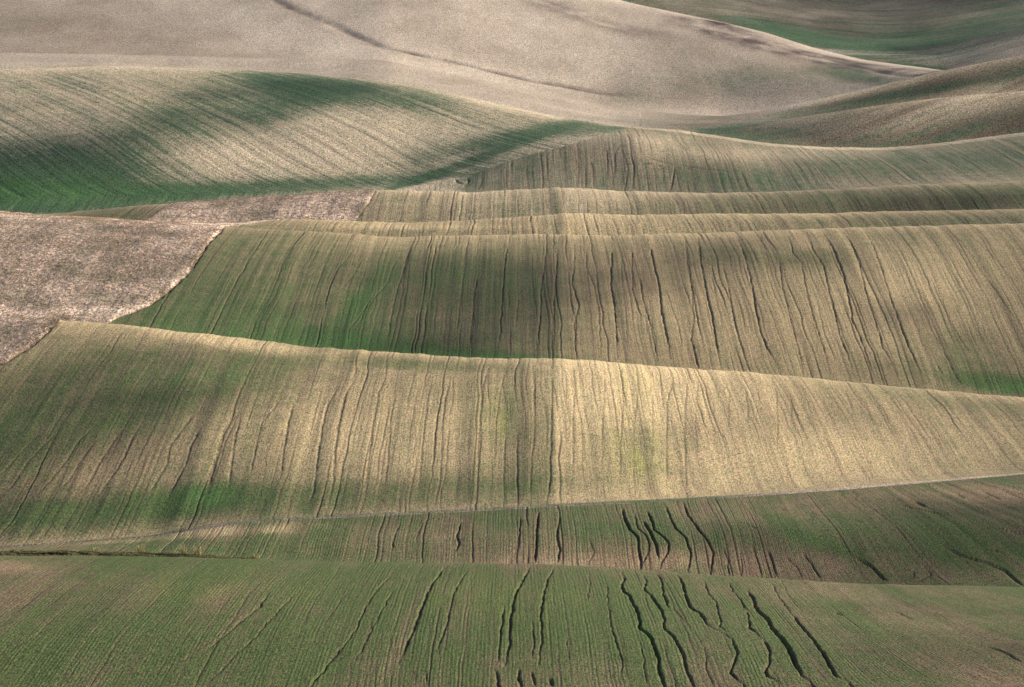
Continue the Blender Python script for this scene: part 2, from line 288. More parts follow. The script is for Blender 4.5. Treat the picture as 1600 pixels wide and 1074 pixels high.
S3L = [
 (C4([(375,280),(345,390),(315,480),(290,600),(280,690)]), .65, .5), (C4([(330,320),(300,370),(280,430),(190,540),(150,620)]), .6, .4), (C4([(610,340),(590,440),(580,540),(570,640)]), .55, .4), (C4([(655,400),(640,500),(630,620),(622,710)]), .65, .6),
 (C4([(790,240),(770,350),(760,480),(750,640),(740,720)]), .65, .65), (C4([(825,500),(815,620)]), .5, .35), (C4([(945,230),(935,370),(920,460),(915,600),(905,740)]), .65, .65), (C4([(995,240),(985,380),(975,500),(975,640),(970,740)]), .6, .55),
 (C4([(1060,270),(1058,370),(1050,440),(1080,530),(1055,610),(1070,690)]), .65, .65), (C4([(1110,240),(1110,370),(1140,440),(1160,530),(1170,740)]), .55, .45), (C4([(1215,230),(1215,340),(1210,430),(1225,520),(1235,640),(1240,750)]), .8, .9), (C4([(1300,240),(1300,370),(1300,460),(1320,520),(1345,600)]), .6, .6),
 (C4([(1360,240),(1390,350),(1410,440),(1425,560),(1445,660),(1460,750)]), .8, .85), (C4([(1520,240),(1540,380),(1555,500),(1580,620),(1600,700)]), .6, .55), (C4([(1575,240),(1580,320),(1600,400),(1615,500)]), .6, .5), (C4([(1330,400),(1345,500),(1380,620),(1405,760)]), .6, .6), (C4([(1550,680),(1575,785)]), .65, .7),
 (C4([(1260,250),(1255,400),(1275,560),(1280,700)]), .45, .35), (C4([(1440,460),(1490,600),(1510,700)]), .5, .4), (C4([(470,300),(440,400)]), .45, .3), (C4([(200,230),(120,320),(30,430)]), .5, .35), (C4([(255,230),(150,380),(60,500)]), .5, .35), (C4([(100,240),(0,360),(-80,440)]), .5, .3),(C4([(230,470),(170,560),(110,640)]), .5, .45),
 (C5([(60,270),(70,390),(90,520),(100,640),(85,730),(110,840)]), .65, .55), (C5([(120,270),(130,370),(150,490),(175,600),(200,740),(222,850)]), .75, .8), (C5([(215,265),(245,310)]), .6, .4), (C5([(180,430),(200,540)]), .5, .4), (C5([(230,380),(260,520),(290,680),(345,865)]), .65, .6),
 (C5([(300,270),(335,370),(350,430),(370,530),(400,690),(430,770),(500,880)]), .75, .8), (C5([(335,270),(385,380)]), .5, .35), (C5([(400,260),(440,370)]), .5, .4), (C5([(485,370),(500,480),(540,640),(565,740),(600,885)]), .65, .6), (C5([(530,260),(550,340),(590,380),(600,470),(640,620),(720,890)]), .6, .6),
 (C5([(610,240),(640,320),(690,400),(720,540),(760,700),(830,900)]), .7, .7), (C5([(690,250),(740,330),(780,440),(820,640),(870,760),(900,860),(930,920)]), .75, .75), (C5([(800,270),(850,380),(880,520),(920,640),(960,770),(1040,930)]), .7, .65), (C5([(880,240),(930,350),(1000,560),(1080,780),(1155,940)]), .65, .65),
 (C5([(990,250),(1100,460),(1180,690),(1270,830)]), .5, .35), (C5([(1210,850),(1230,890)]), .7, .65), (C5([(1230,780),(1290,900),(1330,955)]), .65, .6), (C5([(1180,430),(1260,640),(1330,760),(1400,850)]), .5, .4), (C5([(1340,250),(1500,400),(1610,560)]), .45, .25), (C5([(1280,250),(1420,440),(1560,640),(1600,680)]), .45, .3), (C5([(1500,690),(1570,730)]), .5, .35), (C5([(440,580),(480,700),(520,800)]), .5, .35), (C5([(660,560),(690,700),(740,830)]), .5, .4),
]
for p, w_, d_ in S3L: gully(p, rows_s3, w_*.58, d_*.68, wig=.45, dark=.8)
S6L = [
 (D6([(1165,315),(1185,400),(1170,510)]), .9, .6), (D6([(1200,310),(1220,380),(1210,510)]), 1.0, .8), (D6([(1440,380),(1430,460),(1415,520)]), 1.0, .9), (D6([(985,360),(995,400),(1000,500)]), .8, .5), (D6([(920,360),(915,480)]), .8, .4), (D6([(1075,300),(1075,450)]), .8, .45),
 (D6([(1150,260),(1115,310),(1115,440)]), .8, .5), (D6([(955,380),(955,500)]), .9, .6), (D6([(1320,340),(1420,370),(1540,390),(1700,405)]), 1.2, .6), (D6([(1250,350),(1380,390),(1380,470)]), .8, .4), (D6([(400,440),(370,510)]), .8, .35), (D6([(510,440),(515,500)]), .8, .3), (D6([(330,450),(300,510)]), .8, .3), (D6([(1540,470),(1550,520)]), .8, .3),
 ([(980,256),(1150,268),(1250,268),(1420,262)], 1.0, .3), ([(1330,262),(1500,275),(1560,276)], 1.0, .35),
]
for p, w_, d_ in S6L: gully(p, rows_s6, w_*.62, d_*.7, wig=.5)
# eroded edge between the dead grass and the sown land
gully([(350,356),(345,362),(318,390),(296,425),(262,455),(232,478),(200,492)], rows_s3, 1.0, 1.0, wig=.7)
gully([(92,504),(60,530),(25,556),(-10,575)], rows_s2, 1.0, 1.1, wig=.7)
gully([(588,298),(575,318),(556,345)], rows_s5, .9, .5, wig=.5)
gully([(712,281),(716,286),(724,288),(732,285),(730,279)], rows_s6, .9, .9, wig=.2)
# finer rills every few metres, following the rows of each field
def rills(rr, x0, x1, n, w_, d_, v0f=0.0, v1f=1.0):
    for _ in range(n):
        xa = rng.uniform(x0, x1); c = int(np.searchsorted(xs, xa)); c = min(max(c, 1), NX-1)
        fa, fb = sorted(rng.uniform(v0f, v1f, 2))
        if fb-fa < .15: fb = min(v1f, fa+.25)
        ra = rr[int(fa*(len(rr)-1))]; rb = rr[int(fb*(len(rr)-1))]
        r0 = Rr[ra, c]; path = []
        for q in np.linspace(ra, rb, 7).astype(int):
            row = Rr[q, :]; 
            ci = int(np.argmin(np.abs(row-r0-rng.normal(0, .15))))
            if ci < 3 or ci > NX-4: continue
            path.append((xs[ci], Vg[q, ci]))
        if len(path) > 2: gully(path, rr, w_*rng.uniform(.7, 1.2), d_*rng.uniform(.5, 1.3), wig=.2, dark=.6)
vis = lambda rr, n0: rr[Kg[rr] >= IDX[n0]]

rills(vis(rows_s6, 'dip5'), 730, 1900, 60, .7, .3, 0, .5)

# drill furrows: continuous lines from crest to foot, each with its own depth
furrow = np.zeros_like(PZ)
def furrows(n0, n1, P, w_, d_, wigm=1.6, strong=.12):
    mk = np.where(kmask(n0, n1))[0]; sl = slice(mk[0], mk[-1]+1)
    r_ = Rr[sl]; q_ = Q[sl]
    wr = r_ + (fbm(q_*.022, r_*.035, 601, 3)-.5)*2*wigm + (fbm(q_*.12, r_*.3, 611, 2)-.5)*.5
    u = wr/P; idx = np.round(u); ii = idx.astype(np.int64)+5000
    off = rng.uniform(-.28, .28, 12000)[ii]; am = rng.uniform(.15, 1.0, 12000)**1.5; am = np.where(rng.random(12000) < strong, 1.7, am)[ii]
    d = (u-idx-off)*P
    along = np.clip(2.2*vnoise(q_*.03, ii*7.3, 621)-.15, .1, 1.2)
    g = am*along*np.exp(-(d/w_)**2)
    furrow[sl] = np.maximum(furrow[sl], g*d_)
    kd = ~dry[sl] & ~(kmask('dip5','dip6')[sl][:, None] & ((amask[sl] > .5) | (XI[sl] < 740-(VX[sl]-270)*.7)))
    if n0 == 'T': kd = kd*(1-sstep(XI[sl], 860, 1000)*sstep((VX[sl]-R2[None,:])/(T-R2)[None,:], .3, .7)*.8)
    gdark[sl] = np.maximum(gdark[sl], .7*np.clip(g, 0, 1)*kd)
furrows('T', 'dip2', 2.3, .27, .15, 1.6, .08); furrows('dip2', 'dip3', 2.3, .28, .22, 1.6, .08)
furrows('dip3', 'dip4', 3.0, .38, .24, 1.6, .07); furrows('dip4', 'dip5', 3.2, .42, .26, 1.6, .08)
furrows('dip1', 'T', 1.5, .24, .16, 1.0, .06); furrows('near1', 'dip1', 1.4, .18, .10, .8, .05)
s6f = furrow.copy(); furrows('dip5', 'dip6', 3.8, .48, .18, 1.6, .04)
furrow = np.where((kmask('dip5','dip6')[:, None] & ((amask > .5) | (XI < 740-(VX-270)*.7))) | dry, 0, furrow)
# the lower right of the tan slope lies nearly smooth
smooth_lr = np.where(kmask('T','dip2')[:, None], sstep(XI, 860, 1000)*sstep((VX-R2[None,:])/(T-R2)[None,:], .3, .7)*.8, 0)
furrow = furrow*(1-smooth_lr)
gul = np.maximum(gul, furrow*(Kg > 1)[:, None])

# ------------------------------------------------------------------ dirt track and ditch
dT = (PY - np.broadcast_to((SS[IDX['T']]*(cp+(537-T)/FPX*sp)), PY.shape))     # metres beyond the track line
near_t = (np.abs(Kg-IDX['T']) < 1.6)[:, None]
rutpos = 1.1+.25*np.sin(PX*.02)
track_a = np.where(near_t, np.exp(-(np.maximum(np.abs(dT)-1.5, 0)/1.0)**2), 0)
rut = np.where(near_t, np.exp(-((np.abs(dT)-1.0)/.5)**2), 0)
trk = 1-.85*((1-sstep(XI, 860, 1000))*sstep(XI, 480, 560)*.3)
Zc = -rut*.10*trk
# ditch on the left just beyond the near field
dD = (PY - np.broadcast_to((SS[IDX['R1']]*(cp+(537-R1)/FPX*sp)), PY.shape)) - 4
near_d = (np.abs(Kg-IDX['R1']) < 2.0)[:, None]
dD = dD-3*np.sin(PX*.05)*.5-2.5*(fbm(PX*.15, PX*0, 43, 3)-.5)
dit = np.where(near_d, np.exp(-(dD/1.7)**4), 0)*(1-sstep(XI, 320, 400))
ditf = dit*(.6+.8*fbm(PX*.25, PY*.1, 41, 3))
bankh = .35+1.1*fbm(PX*.12, PX*0, 44, 3)
Zc += np.where(near_d, sstep(dD, 0, 1.2)*np.exp(-np.maximum(dD, 0)/25)*bankh, 0)*(1-sstep(XI, 300, 360))
Zc -= ditf*.6
# broad corrugation along the rows, small lumps
corr = (fbm(Rr*.16, Q*.004, 51, 3)-.5)
farrow = (Kg >= IDX['dip6'])[:, None]
corr = np.where(farrow, (fbm(Rr*.022, Q*.004, 52, 2)-.5)*2, corr)
corr_amp = np.zeros(NR)
for n0, n1, am in (('near0','dip1',.35),('dip1','T',.5),('T','dip2',1.1),('dip2','dip3',1.1),('dip3','dip4',1.0),('dip4','dip5',1.1),('dip5','dip6',.9),('dip6','dipG',.5),('dipG','dipF',.3),('dipF','far2',.8)):
    corr_amp[kmask(n0, n1)] = am
crest_soft = np.ones(NR)
Zc += corr*corr_amp[:, None]*np.where(near_t, np.clip(np.abs(dT)/12, 0, 1), 1)
Zc += (fbm(PX*.9, PY*.9, 61, 2)-.5)*.05
# far hill hollows (traced dark lines)
def hollow(path, rr, width, depth): gully(path, rr, width, depth, taper=True, wig=1.5, dark=.0)
gul_keep = gul.copy()
hmap0 = gul.copy()
def hollow_line(path, width, depth):
    pts = [locate(x, v, rows_f) for x, v in path]
    out = np.full(PZ.shape, 1e9)
    sl = slice(rows_f[0], rows_f[-1]+1)
    for p, q in zip(pts[:-1], pts[1:]):
        X = PX[sl]-p[0]; Y = PY[sl]-p[1]; dx, dy = q[0]-p[0], q[1]-p[1]
        t = np.clip((X*dx+Y*dy)/(dx*dx+dy*dy+1e-6), 0, 1); out[sl] = np.minimum(out[sl], np.hypot(X-dx*t, Y-dy*t))
    return out
HL1 = hollow_line([(415,-10),(450,12),(520,40),(600,75),(700,95),(830,127),(950,146),(1010,152)], 0, 0)
HL2 = hollow_line([(835,-5),(900,22),(980,46),(1060,60),(1100,75)], 0, 0)
HL3 = hollow_line([(1110,38),(1200,72),(1290,92),(1350,106),(1400,117),(1445,119)], 0, 0)
hw = 5+6*fbm(PX*.012, PY*.012, 201, 3)
hl_end = 1-sstep(XI, 930, 1020)
Zc -= 1.5*np.exp(-(HL1/hw)**2)*hl_end*(.5+fbm(PX*.03, PY*.02, 203, 3))+.8*np.exp(-(HL2/11)**2)*(1-sstep(XI, 980, 1110))+1.7*np.exp(-(HL3/9)**2)*sstep(XI, 1105, 1230)
PZ = PZ - gul + Zc

# ------------------------------------------------------------------ ground cover (green crop, pale straw, bare soil)
green = np.zeros_like(PZ); pale = np.zeros_like(PZ)
def base(n0, n1, g, p):
    mk = kmask(n0, n1); green[mk] = g; pale[mk] = p
def spot(n0, n1, x, v, rx, rv, ang, dg, dp):
    mk = np.where(kmask(n0, n1))[0]; sl = slice(mk[0], mk[-1]+1)
    ca, sa = math.cos(math.radians(ang)), math.sin(math.radians(ang))
    X = XI[sl]-x; Y = VX[sl]-v
    u = (X*ca-Y*sa)/rx; t = (X*sa+Y*ca)/rv          # ang: anticlockwise in the photograph
    e = np.exp(-(u*u+t*t)**1.3)
    green[sl] += dg*e; pale[sl] += dp*e
F0, F1 = 'near0', 'dip1'
base(F0, F1, .74, .08)
spot(F0,F1, 350,960,260,50,20, .10,.0); spot(F0,F1, 750,1060,350,40,0,-.18,.05); spot(F0,F1,1560,1040,260,45,-15,-.18,.1)
spot(F0,F1,1400,985,240,18,-18,.18,0); spot(F0,F1,10,885,60,12,0,-.4,.4); spot(F0,F1,1350,925,200,14,0,-.15,.1); spot(F0,F1,1000,960,200,50,0,.08,0)
spot(F0,F1,640,960,8,70,-22,-.2,.05); spot(F0,F1,150,1040,250,40,20,-.15,0); spot(F0,F1,350,985,60,5,42,-.2,.05); spot(F0,F1,620,1020,12,60,-25,-.3,.05); spot(F0,F1,1450,935,150,9,-12,.2,0)
L0, L1 = 'dip1', 'T'
base(L0, L1, .66, .10)
spot(L0,L1,150,858,260,12,0,-.12,.10); spot(L0,L1,350,829,140,12,3,-.45,.75); spot(L0,L1,190,846,80,3,4,-.2,.45); spot(L0,L1,560,845,260,26,0,-.16,.2); spot(L0,L1,1000,830,160,28,0,.15,-.1)
spot(L0,L1,1350,785,300,20,4,-.22,.15); spot(L0,L1,1300,886,420,22,-4,-.28,.12); spot(L0,L1,1290,850,150,14,-25,.28,0); spot(L0,L1,1450,840,200,40,-8,.1,-.1); spot(L0,L1,900,880,220,14,0,-.3,.1); spot(L0,L1,1560,770,120,14,0,-.2,.1)
M0, M1 = 'T', 'dip2'
base(M0, M1, .24, .50); spot(M0,M1,1560,670,260,80,0,.05,-.14); spot(M0,M1,350,680,480,110,10,.10,-.06); spot(M0,M1,960,600,130,80,0,-.06,.18)
spot(M0,M1,120,720,260,60,20,.05,-.28); spot(M0,M1,60,640,330,85,28,.34,-.25); spot(M0,M1,360,590,280,45,24,.32,-.25); spot(M0,M1,430,783,560,26,4,.38,-.3); spot(M0,M1,120,800,260,36,8,.32,-.3); spot(M0,M1,315,778,70,20,12,.6,-.1)
spot(M0,M1,120,515,160,14,-10,-.2,.1); spot(M0,M1,380,538,170,12,-9,-.35,.45); spot(M0,M1,600,566,170,12,-3,.4,-.2); spot(M0,M1,190,700,170,50,30,-.2,.0); spot(M0,M1,620,680,200,75,5,-.12,.22)
spot(M0,M1,780,655,40,50,0,.25,.1); spot(M0,M1,1000,705,45,45,0,.3,.15); spot(M0,M1,1010,610,190,60,0,-.14,.38); spot(M0,M1,1200,720,260,45,5,-.12,.25); spot(M0,M1,820,670,25,90,0,0,-.25)
spot(M0,M1,1450,690,260,50,5,-.05,.02); spot(M0,M1,1500,625,180,16,-8,.2,-.1); spot(M0,M1,1080,680,16,30,0,0,-.2); spot(M0,M1,1300,605,300,12,-6,.1,.0)
N0, N1 = 'dip2', 'dip3'
base(N0, N1, .30, .28); spot(N0,N1,480,450,420,110,0,.14,.04)
spot(N0,N1,330,500,240,55,-5,.30,-.12); spot(N0,N1,530,530,110,18,-5,.4,-.1); spot(N0,N1,560,480,90,20,50,.35,0); spot(N0,N1,420,420,220,70,0,.16,-.05); spot(N0,N1,730,490,190,75,0,.16,-.2); spot(N0,N1,760,430,220,40,0,.08,-.12)
spot(N0,N1,600,380,220,16,0,-.1,.25); spot(N0,N1,1060,430,220,60,0,-.08,-.02); spot(N0,N1,1220,400,140,18,-3,.28,-.15); spot(N0,N1,1400,470,260,70,-20,-.15,.25); spot(N0,N1,1430,430,90,40,-20,-.05,.3)
spot(N0,N1,1590,604,120,14,-8,.7,-.1); spot(N0,N1,1520,560,110,40,-25,.25,-.15); spot(N0,N1,1560,400,160,50,0,-.15,.2); spot(N0,N1,1150,500,220,60,0,-.1,.12); spot(N0,N1,700,550,260,10,-4,.35,-.1)
base('dip3','dip4',.32,.38); spot('dip3','dip4',1000,350,320,40,0,-.12,.2); spot('dip3','dip4',1500,345,260,40,0,.1,-.3); spot('dip3','dip4',640,355,200,5,0,-.2,.3)
base('dip4','dip5',.34,.38); spot('dip4','dip5',1450,320,330,50,0,.12,-.42); spot('dip4','dip5',900,310,160,30,0,-.1,.2); spot('dip4','dip5',700,320,160,40,0,-.05,.25)
spot('dip4','dip5',150,330,120,30,0,.25,-.7)
A0, AA = 'dip5', 'dip6'
base(A0, AA, .34, .84)
spot(A0,AA,20,300,330,75,-4,.72,-.25); spot(A0,AA,240,210,360,48,24,.38,-.15); spot(A0,AA,560,142,210,24,-7,.5,-.15); spot(A0,AA,470,160,120,24,20,.35,-.1)
spot(A0,AA,60,135,180,32,0,-.02,.1); spot(A0,AA,520,220,260,45,10,-.28,.25); spot(A0,AA,420,292,330,12,3,.55,-.2); spot(A0,AA,850,205,170,13,12,.55,-.2); spot(A0,AA,700,265,160,7,20,.5,-.2); spot(A0,AA,960,202,80,8,8,.4,0); spot(A0,AA,670,289,60,5,12,-.5,.1)
mound = (np.where(kmask('dip5','dip6'), 1, 0)[:, None]*np.where(XI > 992, 1, np.where(XI > 740-(VX-270)*.7, (VX >= VM[None, :])*1., 0)))
green = green*(1-mound)+mound*.38; pale = pale*(1-mound)+mound*.38
spot(A0,AA,1100,285,160,30,0,.18*1,-.1); spot(A0,AA,1350,262,330,18,2,.15,-.05); spot(A0,AA,1240,238,200,12,0,-.1,.3); spot(A0,AA,1000,215,120,14,0,-.1,.25); spot(A0,AA,1480,245,200,22,5,.15,-.1); spot(A0,AA,740,280,30,20,60,.2,0); spot(A0,AA,830,262,18,30,-20,.25,0)
base('dip6','dipG2',.36,.22); base('dipG2','dipG',.30,.28)
for n0,n1 in (('dip6','dipG2'),('dipG2','dipG')):
    spot(n0,n1,1480,172,200,24,12,-.3,.50); spot(n0,n1,1250,178,200,5,9,.0,.4); spot(n0,n1,1330,164,320,7,10,.3,-.15); spot(n0,n1,1300,152,160,8,12,-.15,.35); spot(n0,n1,1180,215,160,16,0,.2,-.15); spot(n0,n1,1560,195,120,24,10,0,-.2)
base('dipG','dipF',.05,.66)
lf_ = np.where(kmask('dip6','dipG')[:, None], 1-sstep(XI, 930, 1120), 0)
green = green*(1-lf_)+.07*lf_; pale = pale*(1-lf_)+.64*lf_
P0, P1 = 'dipG','dipF'
spot(P0,P1,1150,135,260,30,6,.22,-.3); spot(P0,P1,1330,118,60,10,-10,.4,-.2); spot(P0,P1,20,50,380,90,-10,0,-.30); spot(P0,P1,600,90,300,34,-14,0,.2); spot(P0,P1,880,60,160,50,-20,0,.12); spot(P0,P1,1050,90,250,40,0,.06,-.12)  # far left: browner soil, with vignetting put in as a darker tone
bare = np.clip(np.exp(-(HL1/(hw*1.4))**2)*.8*hl_end+np.exp(-(HL2/38)**2)*.6*(1-sstep(XI, 980, 1110))+np.exp(-(HL3/46)**2)*2.0, 0, 1)*np.where(kmask(P0,P1)[:, None], 1, 0)
bare *= np.clip(2.2*fbm(PX*.035, PY*.025, 71, 4)-.35, 0, 1.2)
spot('dipG2','dipG',1450,138,260,13,13,.10,-.28)  # shade band between the folds, painted as darker ground
base('dipF','far2',.40,.20)
spot('dipF','far2',1330,68,190,20,-6,.28,.15); spot('dipF','far2',1230,48,120,12,-12,.5,0); spot('dipF','far2',1500,48,260,24,12,.35,0); spot('dipF','far2',1550,85,150,22,8,-.3,.25); spot('dipF','far2',1450,106,60,4,-6,.6,0); spot('dipF','far2',1330,82,120,5,-3,-.3,.5); spot('dipF','far2',1300,15,320,22,0,-.15,.05)

# the strip boundary that runs straight away from the camera
xseam = 862+(790-VX)*.045
for n0, n1, gl, gr_, dec in ((M0,M1,.12,.16,70),(N0,N1,.05,.08,200),('dip3','dip4',.08,.2,90),('dip4','dip5',.10,.2,90)):
    mk = kmask(n0, n1); dxs = XI[mk]-xseam[mk]
    lf = np.exp(np.minimum(dxs, 0)/dec)*(1-sstep(dxs, -7, 5)); rt = np.exp(-np.maximum(dxs, 0)/dec)*sstep(dxs, -7, 5)
    green[mk] += gl*lf-gr_*.6*rt; pale[mk] += -gl*lf+gr_*1.3*rt
# rough sward on the dead-grass fields
PZ += np.where(dry, .35+.5*(fbm(PX*.35, PY*.35, 91, 3)-.4), 0)
track_m = (track_a > .5) & near_t & ((XI > 250) | (np.abs(dT) < 1.5))

# ------------------------------------------------------------------ colours of the living and the dead cover
def L(c): return np.array(c)
soil = L((.140,.100,.064)); straw = L((.52,.39,.215)); straw_pink = L((.52,.425,.340))
pk = np.zeros(NR); pk[Kg >= IDX['dip4']] = .25; pk[Kg >= IDX['dip5']] = .45; pk[Kg >= IDX['dip6']] = .9
lush_a = L((.060,.094,.027)); lush_b = L((.030,.082,.040))
lk = np.zeros(NR); lk[Kg >= IDX['dip1']] = .15; lk[Kg >= IDX['dip2']] = .25; lk[Kg >= IDX['dip5']] = .95
pn = fbm(PX*.02, PY*.012, 101, 4)
pale = np.clip(pale+(pn-.5)*.35, 0, 1); gn = (fbm(PX*.015+40, PY*.01, 111, 4)-.5)
gr2 = (fbm(Rr*.10, Q*.012, 113, 4)-.5)
nearw = np.where(Kg < IDX['T'], 1.25, .35)[:, None]
green = np.clip(green+gn*(.25+.45*nearw)+gr2*.55*nearw, 0, 1.2)
for nm, am, wd_ in (('R1',.10,6),('R2',.42,7),('R3',.45,5),('R4',.55,4),('R5',.5,4),('R6',.5,5),('RG',.45,7),('G2',.45,8),('RF',.3,5)):  # pale crest soil, with grazing light painted into the cover
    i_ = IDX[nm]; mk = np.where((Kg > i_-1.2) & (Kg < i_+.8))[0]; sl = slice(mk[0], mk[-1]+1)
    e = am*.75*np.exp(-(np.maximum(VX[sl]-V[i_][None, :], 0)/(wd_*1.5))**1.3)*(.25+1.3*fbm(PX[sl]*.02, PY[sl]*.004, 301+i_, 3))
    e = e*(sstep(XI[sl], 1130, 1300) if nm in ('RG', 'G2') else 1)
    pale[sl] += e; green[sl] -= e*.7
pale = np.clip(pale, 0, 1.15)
vivid = np.zeros_like(PZ); yel = np.zeros_like(PZ)
def spot2(arr, n0, n1, x, v, rx, rv, am):
    mk = np.where(kmask(n0, n1))[0]; sl = slice(mk[0], mk[-1]+1)
    arr[sl] += am*np.exp(-(((XI[sl]-x)/rx)**2+((VX[sl]-v)/rv)**2))
for q in ((M0,M1,315,775,50,16,.7),(N0,N1,535,530,45,9,1),(N0,N1,565,475,28,24,.6),(N0,N1,400,505,150,25,.35),(N0,N1,1590,606,70,9,.8),(A0,AA,40,300,260,24,1.2),(M0,M1,360,590,120,20,.3),
          (P0,P1,1330,118,60,8,.4),('dipF','far2',1250,55,110,12,.25),('dipF','far2',1460,106,40,4,.6),(L0,L1,1280,845,90,12,.4),(F0,F1,1350,1000,160,16,.2)): spot2(vivid, *q)
for q in ((M0,M1,1002,700,42,42,1),(M0,M1,775,655,36,40,.6),(M0,M1,985,600,30,30,.5),(F0,F1,360,920,160,26,.25),(F0,F1,780,935,120,30,.25)): spot2(yel, *q)
br = np.clip(2.6*fbm(Rr*.30, Q*.03, 501, 4)-.75, 0, 1)      # weeds and regrowth break up along the rows
vivid = vivid*(.35+.65*br)*.8; yel = yel*br*.6
st = straw[None, None, :]*(1-pk[:, None, None])+straw_pink[None, None, :]*pk[:, None, None]
gst = np.where(kmask('dip6','dipG')[:, None], sstep(XI, 1150, 1350), 0)[..., None]
st = st*(1-gst)+L((.50,.385,.25))*gst
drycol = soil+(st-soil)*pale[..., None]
lushcol = np.broadcast_to(lush_a*(1-lk[:, None, None])+lush_b*lk[:, None, None], drycol.shape).copy()
redd = (np.clip(1.9*fbm(Rr*.16, Q*.015, 151, 3)-.38, 0, 1)*(Kg < IDX['T'])[:, None])[..., None]
drycol = drycol*(1-.6*redd)+L((.21,.125,.085))*.6*redd
drycol = drycol*(1-bare[..., None])+L((.13,.095,.080))*bare[..., None]
nk = kmask(N0,N1)[:, None]; foot = np.where(nk, np.exp(-np.abs(R2[None,:]-VX)/13)*sstep(XI,180,300)*(1-sstep(XI,780,880)), 0)
green = np.clip(green+foot*.28, 0, 1.2); vivid = vivid+foot*.3
vivid = np.clip(vivid, 0, 1)[..., None]; yel = np.clip(yel, 0, 1)[..., None]
lushcol = lushcol*(1-vivid)+L((.048,.150,.034))*vivid
drycol = drycol*(1-yel)+L((.40,.37,.12))*yel; lushcol = lushcol*(1-yel)+L((.26,.27,.06))*yel
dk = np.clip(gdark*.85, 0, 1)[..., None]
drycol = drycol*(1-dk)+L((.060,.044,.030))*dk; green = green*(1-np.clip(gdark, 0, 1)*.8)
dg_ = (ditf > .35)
green = np.where(dg_, .1, green); drycol = np.where(dg_[..., None], L((.035,.027,.020)), drycol)  # shade on the ditch bank painted in as near-black soil

# ------------------------------------------------------------------ materials
def node_mat(name): 
    m_ = bpy.data.materials.new(name); m_.use_nodes = True; t = m_.node_tree; t.nodes.clear(); return m_, t
class NB:
    def __init__(s, t): s.t = t
    def n(s, ty, **kw):
        nd = s.t.nodes.new(ty)
        for k, v in kw.items(): setattr(nd, k, v)
        return nd
    def l(s, a_, b_): s.t.links.new(a_, b_)
    def math(s, op, a_, b_=None, c_=None, clamp=False):
        nd = s.n('ShaderNodeMath', operation=op, use_clamp=clamp)
        for i, v in enumerate((a_, b_, c_)):
            if v is None: continue
            if isinstance(v, (int, float)): nd.inputs[i].default_value = v
            else: s.l(v, nd.inputs[i])
        return nd.outputs[0]
    def mix(s, f, a_, b_, mode='MIX'):
        nd = s.n('ShaderNodeMix', data_type='RGBA', blend_type=mode)
        for i, v in ((0, f), (6, a_), (7, b_)):
            if isinstance(v, (int, float)): nd.inputs[i].default_value = v
            elif isinstance(v, tuple): nd.inputs[i].default_value = (*v, 1)
            else: s.l(v, nd.inputs[i])
        return nd.outputs[2]
    def noise(s, vec, scale, detail=3, rough=.6, w_=None):
        nd = s.n('ShaderNodeTexNoise'); nd.inputs['Scale'].default_value = scale
        nd.inputs['Detail'].default_value = detail; nd.inputs['Roughness'].default_value = rough
        s.l(vec, nd.inputs['Vector']); return nd
    def ramp(s, v, a0, a1, b0=0., b1=1.):
        nd = s.n('ShaderNodeMapRange'); nd.inputs[1].default_value = a0; nd.inputs[2].default_value = a1
        nd.inputs[3].default_value = b0; nd.inputs[4].default_value = b1; s.l(v, nd.inputs[0]); return nd.outputs[0]
